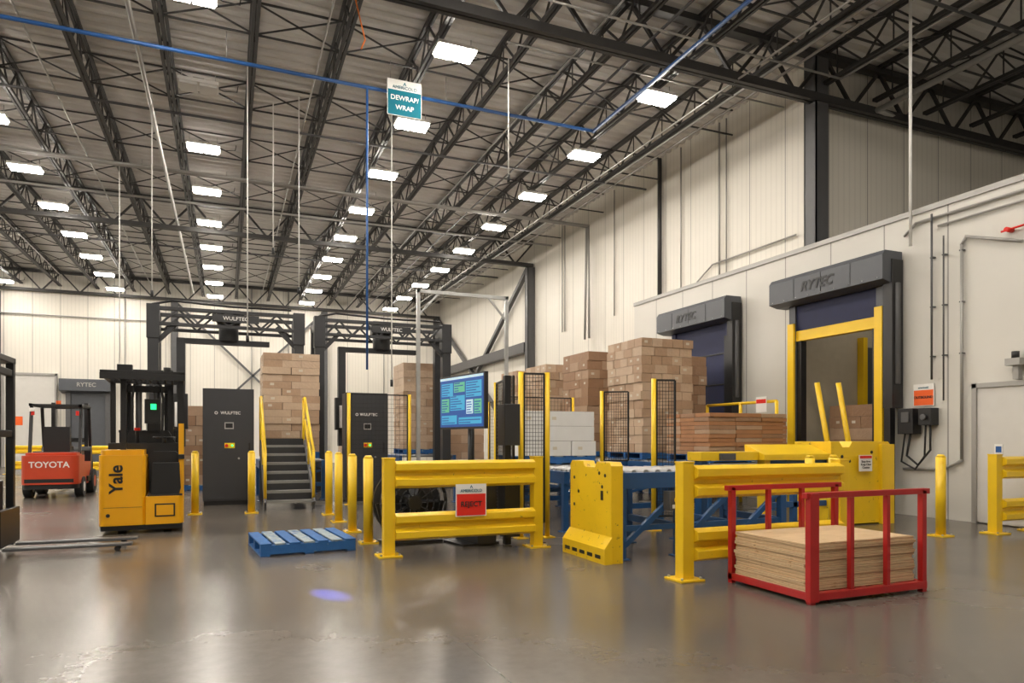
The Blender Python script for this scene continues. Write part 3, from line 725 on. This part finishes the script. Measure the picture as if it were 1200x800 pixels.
g.box(.455, .51, .12, .95, .5, 1.0, TRK); g.box(.44, .515, .1, .5, 1.0, 1.06, BLK)
g.box(-.45, 0, -.004, 0.0, .36, .365, BLK); g.cyl((-.4, -.01, .26), (-.4, 0, .26), .025, BLK)
g.box(-.5, .5, .96, 1.45, .12, 1.0, TRK); g.box(-.46, .48, .72, 1.4, 1.0, 1.22, BLK); g.prism([(-.3, 1.22), (.4, 1.22), (.3, 1.4), (-.2, 1.4)], 'y', 1.0, 1.2, BLK)
g.torus((.25, .8, 1.3), .14, .016, 'z', BLK, 18); g.cyl((.25, .8, 1.2), (.25, .8, 1.3), .03, BLK); g.cyl((-.1, .85, 1.2), (-.1, .8, 1.4), .025, BLK); g.cyl((-.1, .8, 1.4), (-.1, .8, 1.44), .04, SRED)
g.box(.02, .2, 1.0, 1.04, 1.35, 1.55, BLK)
for x, y in ((-.24, .3), (.47, .5), (-.45, 1.4), (.45, 1.4)):
    g.box(x-.035, x+.035, y-.035, y+.035, 1.0, 2.16, BLK)
g.box(.44, .51, .46, .54, .9, 1.5, TRK)
g.box(-.5, .52, .05, .13, 2.12, 2.2, BLK); g.box(-.5, .52, 1.38, 1.46, 2.12, 2.2, BLK); g.box(-.5, -.43, .05, 1.46, 2.12, 2.2, BLK); g.box(.45, .52, .05, 1.46, 2.12, 2.2, BLK)
for k in range(1, 9): x = -.43+.88*k/9; g.box(x-.015, x+.015, .1, 1.4, 2.13, 2.17, BLK)
g.box(-.5, .52, .02, .07, 2.08, 2.16, BLK)
g.box(-.3, -.12, .05, .2, 2.2, 2.28, BLK); g.cyl((.3, .2, 2.2), (.3, .2, 2.27), .05, BLK); g.box(.08, .15, .6, .66, 1.7, 1.78, GREEN)
g.box(.0, .2, .62, .66, 1.5, 1.85, BLK)
for x in (-.36, .28): 
    g.box(x, x+.08, 1.52, 1.68, .05, 2.33, BLK); g.box(x+.02 if x < 0 else x-.05, x+.13 if x < 0 else x+.04, 1.68, 1.8, .1, 2.3, MACH)
for z in (.5, 1.3, 2.0, 2.25): g.box(-.36, .36, 1.55, 1.66, z, z+.1, BLK)
g.cyl((-.12, 1.6, .2), (-.12, 1.6, 2.25), .045, STG); g.cyl((.12, 1.6, .2), (.12, 1.6, 2.25), .045, STG)
g.box(-.02, .02, 1.56, 1.6, .3, 2.3, CHR); g.tube([(-.2, 1.5, 1.0), (-.2, 1.45, 1.9), (-.15, 1.55, 2.3)], .018, RUB); g.tube([(.2, 1.5, 1.0), (.22, 1.45, 1.9), (.15, 1.55, 2.3)], .018, RUB)
g.box(-.42, .42, 1.95, 2.0, .4, .95, BLK); 
for k in range(5): x = -.4+.2*k; g.box(x-.012, x+.012, 1.95, 1.99, .95, 1.4, BLK)
g.box(-.42, .42, 1.95, 1.99, 1.38, 1.42, BLK); g.beam((-.1, 1.7, .6), (-.1, 1.96, .7), .08, .08, BLK); g.beam((.1, 1.7, .6), (.1, 1.96, .7), .08, .08, BLK)
for x in (-.28, .18): g.box(x, x+.1, 2.0, 2.04, .12, .6, STG); g.box(x, x+.1, 2.0, 2.9, .12, .16, STG)
for x in (-.5, .42): g.box(x, x+.08, 1.4, 2.75, .08, .24, TRK); g.cyl((x, 2.6, .07), (x+.08, 2.6, .07), .068, RUB)
for x, y in ((-.3, .3), (.25, .4)): g.cyl((x, y, .1), (x+.1, y, .1), .098, RUB)
rt = g.done((-1.05, 10.5, 0), 3, bevel=.012)
text('Yale', (-.30, -.006, .74), (90, -90, 0), .22, BLK, rt, bold=.005)
r2 = bpy.data.objects.new('reach_truck', rt.data); col.objects.link(r2); r2.location = (-1.6, 21.6, 0); r2.rotation_euler = (0, 0, R(4))

# ------------------------------------------------------------------ counterbalance forklift
g = B('forklift')
plan = arc(-.36, .17, .17, 180, 270)+arc(.36, .17, .17, 270, 360)+[(.53, .75), (-.53, .75)]
g.prism(plan, 'z', .3, .92, TRED); g.prism([(x*.96, y*.95+.04) for x, y in plan], 'z', .2, .3, BLK)
g.prism([(x*.9, y*.9+.08) for x, y in plan], 'z', .92, .98, TRED); g.box(-.45, .45, -.004, .0, .34, .42, BLK)
g.box(-.5, .5, .75, 1.7, .25, .75, TRED); g.box(-.45, .45, .7, 1.2, .75, 1.0, BLK); g.box(-.54, .54, 1.15, 1.7, .3, .42, BLK)
g.prism([(.72, 1.0), (1.15, 1.0), (1.15, 1.1), (.88, 1.12), (.82, 1.55), (.72, 1.55)], 'x', -.25, .25, BLK)
g.prism([(1.7, .3), (1.9, .3), (1.9, 1.0), (1.78, 1.1), (1.7, 1.0)], 'x', -.5, .5, BLK); g.torus((0, 1.5, 1.25), .16, .018, 'z', BLK, 16); g.cyl((0, 1.5, 1.25), (0, 1.75, 1.05), .03, BLK)
for x in (-.5, .44):
    g.beam((x+.03, .55, .95), (x+.03, .72, 2.0), .06, .06, BLK); g.beam((x+.03, 1.85, 1.05), (x+.03, 1.65, 2.0), .06, .06, BLK); g.box(x, x+.06, .6, 1.75, 2.0, 2.06, BLK)
for k in range(7): y = .6+.18*k; g.box(-.5, .5, y, y+.04, 2.0, 2.05, BLK)
for x in (-.56, .40): g.cyl((x, .55, .22), (x+.16, .55, .22), .22, RUB, 20); g.cyl((x-.003, .55, .22), (x+.163, .55, .22), .11, WHT, 16)
for x in (-.58, .40): g.cyl((x, 1.75, .28), (x+.18, 1.75, .28), .28, RUB, 20); g.cyl((x-.003, 1.75, .28), (x+.183, 1.75, .28), .14, TRED, 16)
for x in (-.38, .3): g.box(x, x+.08, 2.1, 2.25, .08, 2.15, BLK)
for z in (.5, 1.2, 2.0): g.box(-.38, .38, 2.15, 2.22, z, z+.1, BLK)
g.box(-.45, .45, 2.3, 2.34, .3, .75, BLK)
for x in (-.3, .2): g.box(x, x+.1, 2.34, 3.3, .05, .09, STG)
for x in (-.45, .39): g.box(x, x+.06, .56, .6, 1.8, 1.9, SRED)
g.box(-.48, -.38, .55, .6, 1.88, 1.96, WHT); g.cyl((0, .9, 2.06), (0, .9, 2.14), .05, SORG)
fk = g.done((-3.5, 17.4, 0), 0, bevel=.012)
text('TOYOTA', (0, -.006, .72), FS, .18, WHT, fk, bold=.003)

# walkie truck at left edge (counterweight, cab posts, mast facing +X, forks)
g = B('pallet_truck')
plan = [(-3.4, 8.95)]+arc(-2.5, 9.0, .12, -90, 0)+arc(-2.5, 9.58, .12, 0, 90)+[(-3.4, 9.7)]
g.prism(plan, 'z', .08, .8, MAR); g.prism([(x-.04, y) for x, y in plan], 'z', .8, 1.2, BLK)
for y in (8.92, 9.6): g.box(-2.36, -2.28, y, y+.08, .05, 2.2, BLK); g.box(-3.3, -3.24, y, y+.06, 1.2, 2.15, BLK)
g.box(-3.35, -2.28, 8.9, 9.7, 2.15, 2.22, BLK)
for z in (.4, 1.3, 2.0): g.box(-2.35, -2.29, 9.0, 9.6, z, z+.08, BLK)
g.box(-2.27, -2.23, 8.9, 9.65, .1, .5, BLK)
for y in (8.95, 9.45): g.box(-2.23, -1.0, y, y+.14, .06, .09, STG); g.cyl((-1.15, y+.02, .032), (-1.15, y+.12, .032), .031, RUB)
g.cyl((-2.6, 9.1, .1), (-2.6, 9.5, .1), .1, RUB)
g.done(bevel=.008)

ld = bpy.data.lights.new('safety_spot_lamp', 'SPOT'); lo = bpy.data.objects.new('safety_spot_lamp', ld); col.objects.link(lo)
ld.color = (.04, .09, 1); ld.energy = 26000; ld.spot_size = R(3.2); ld.spot_blend = .9; ld.shadow_soft_size = .02
lo.location = (-.7, 10.35, 2.45); dv = Vector((.79, 5.8, 0))-Vector(lo.location); lo.rotation_euler = dv.to_track_quat('-Z', 'Y').to_euler()

wd = bpy.data.worlds.new('world'); sc.world = wd; wd.use_nodes = True
wd.node_tree.nodes['Background'].inputs[0].default_value = (.9, .92, 1, 1); wd.node_tree.nodes['Background'].inputs[1].default_value = .05
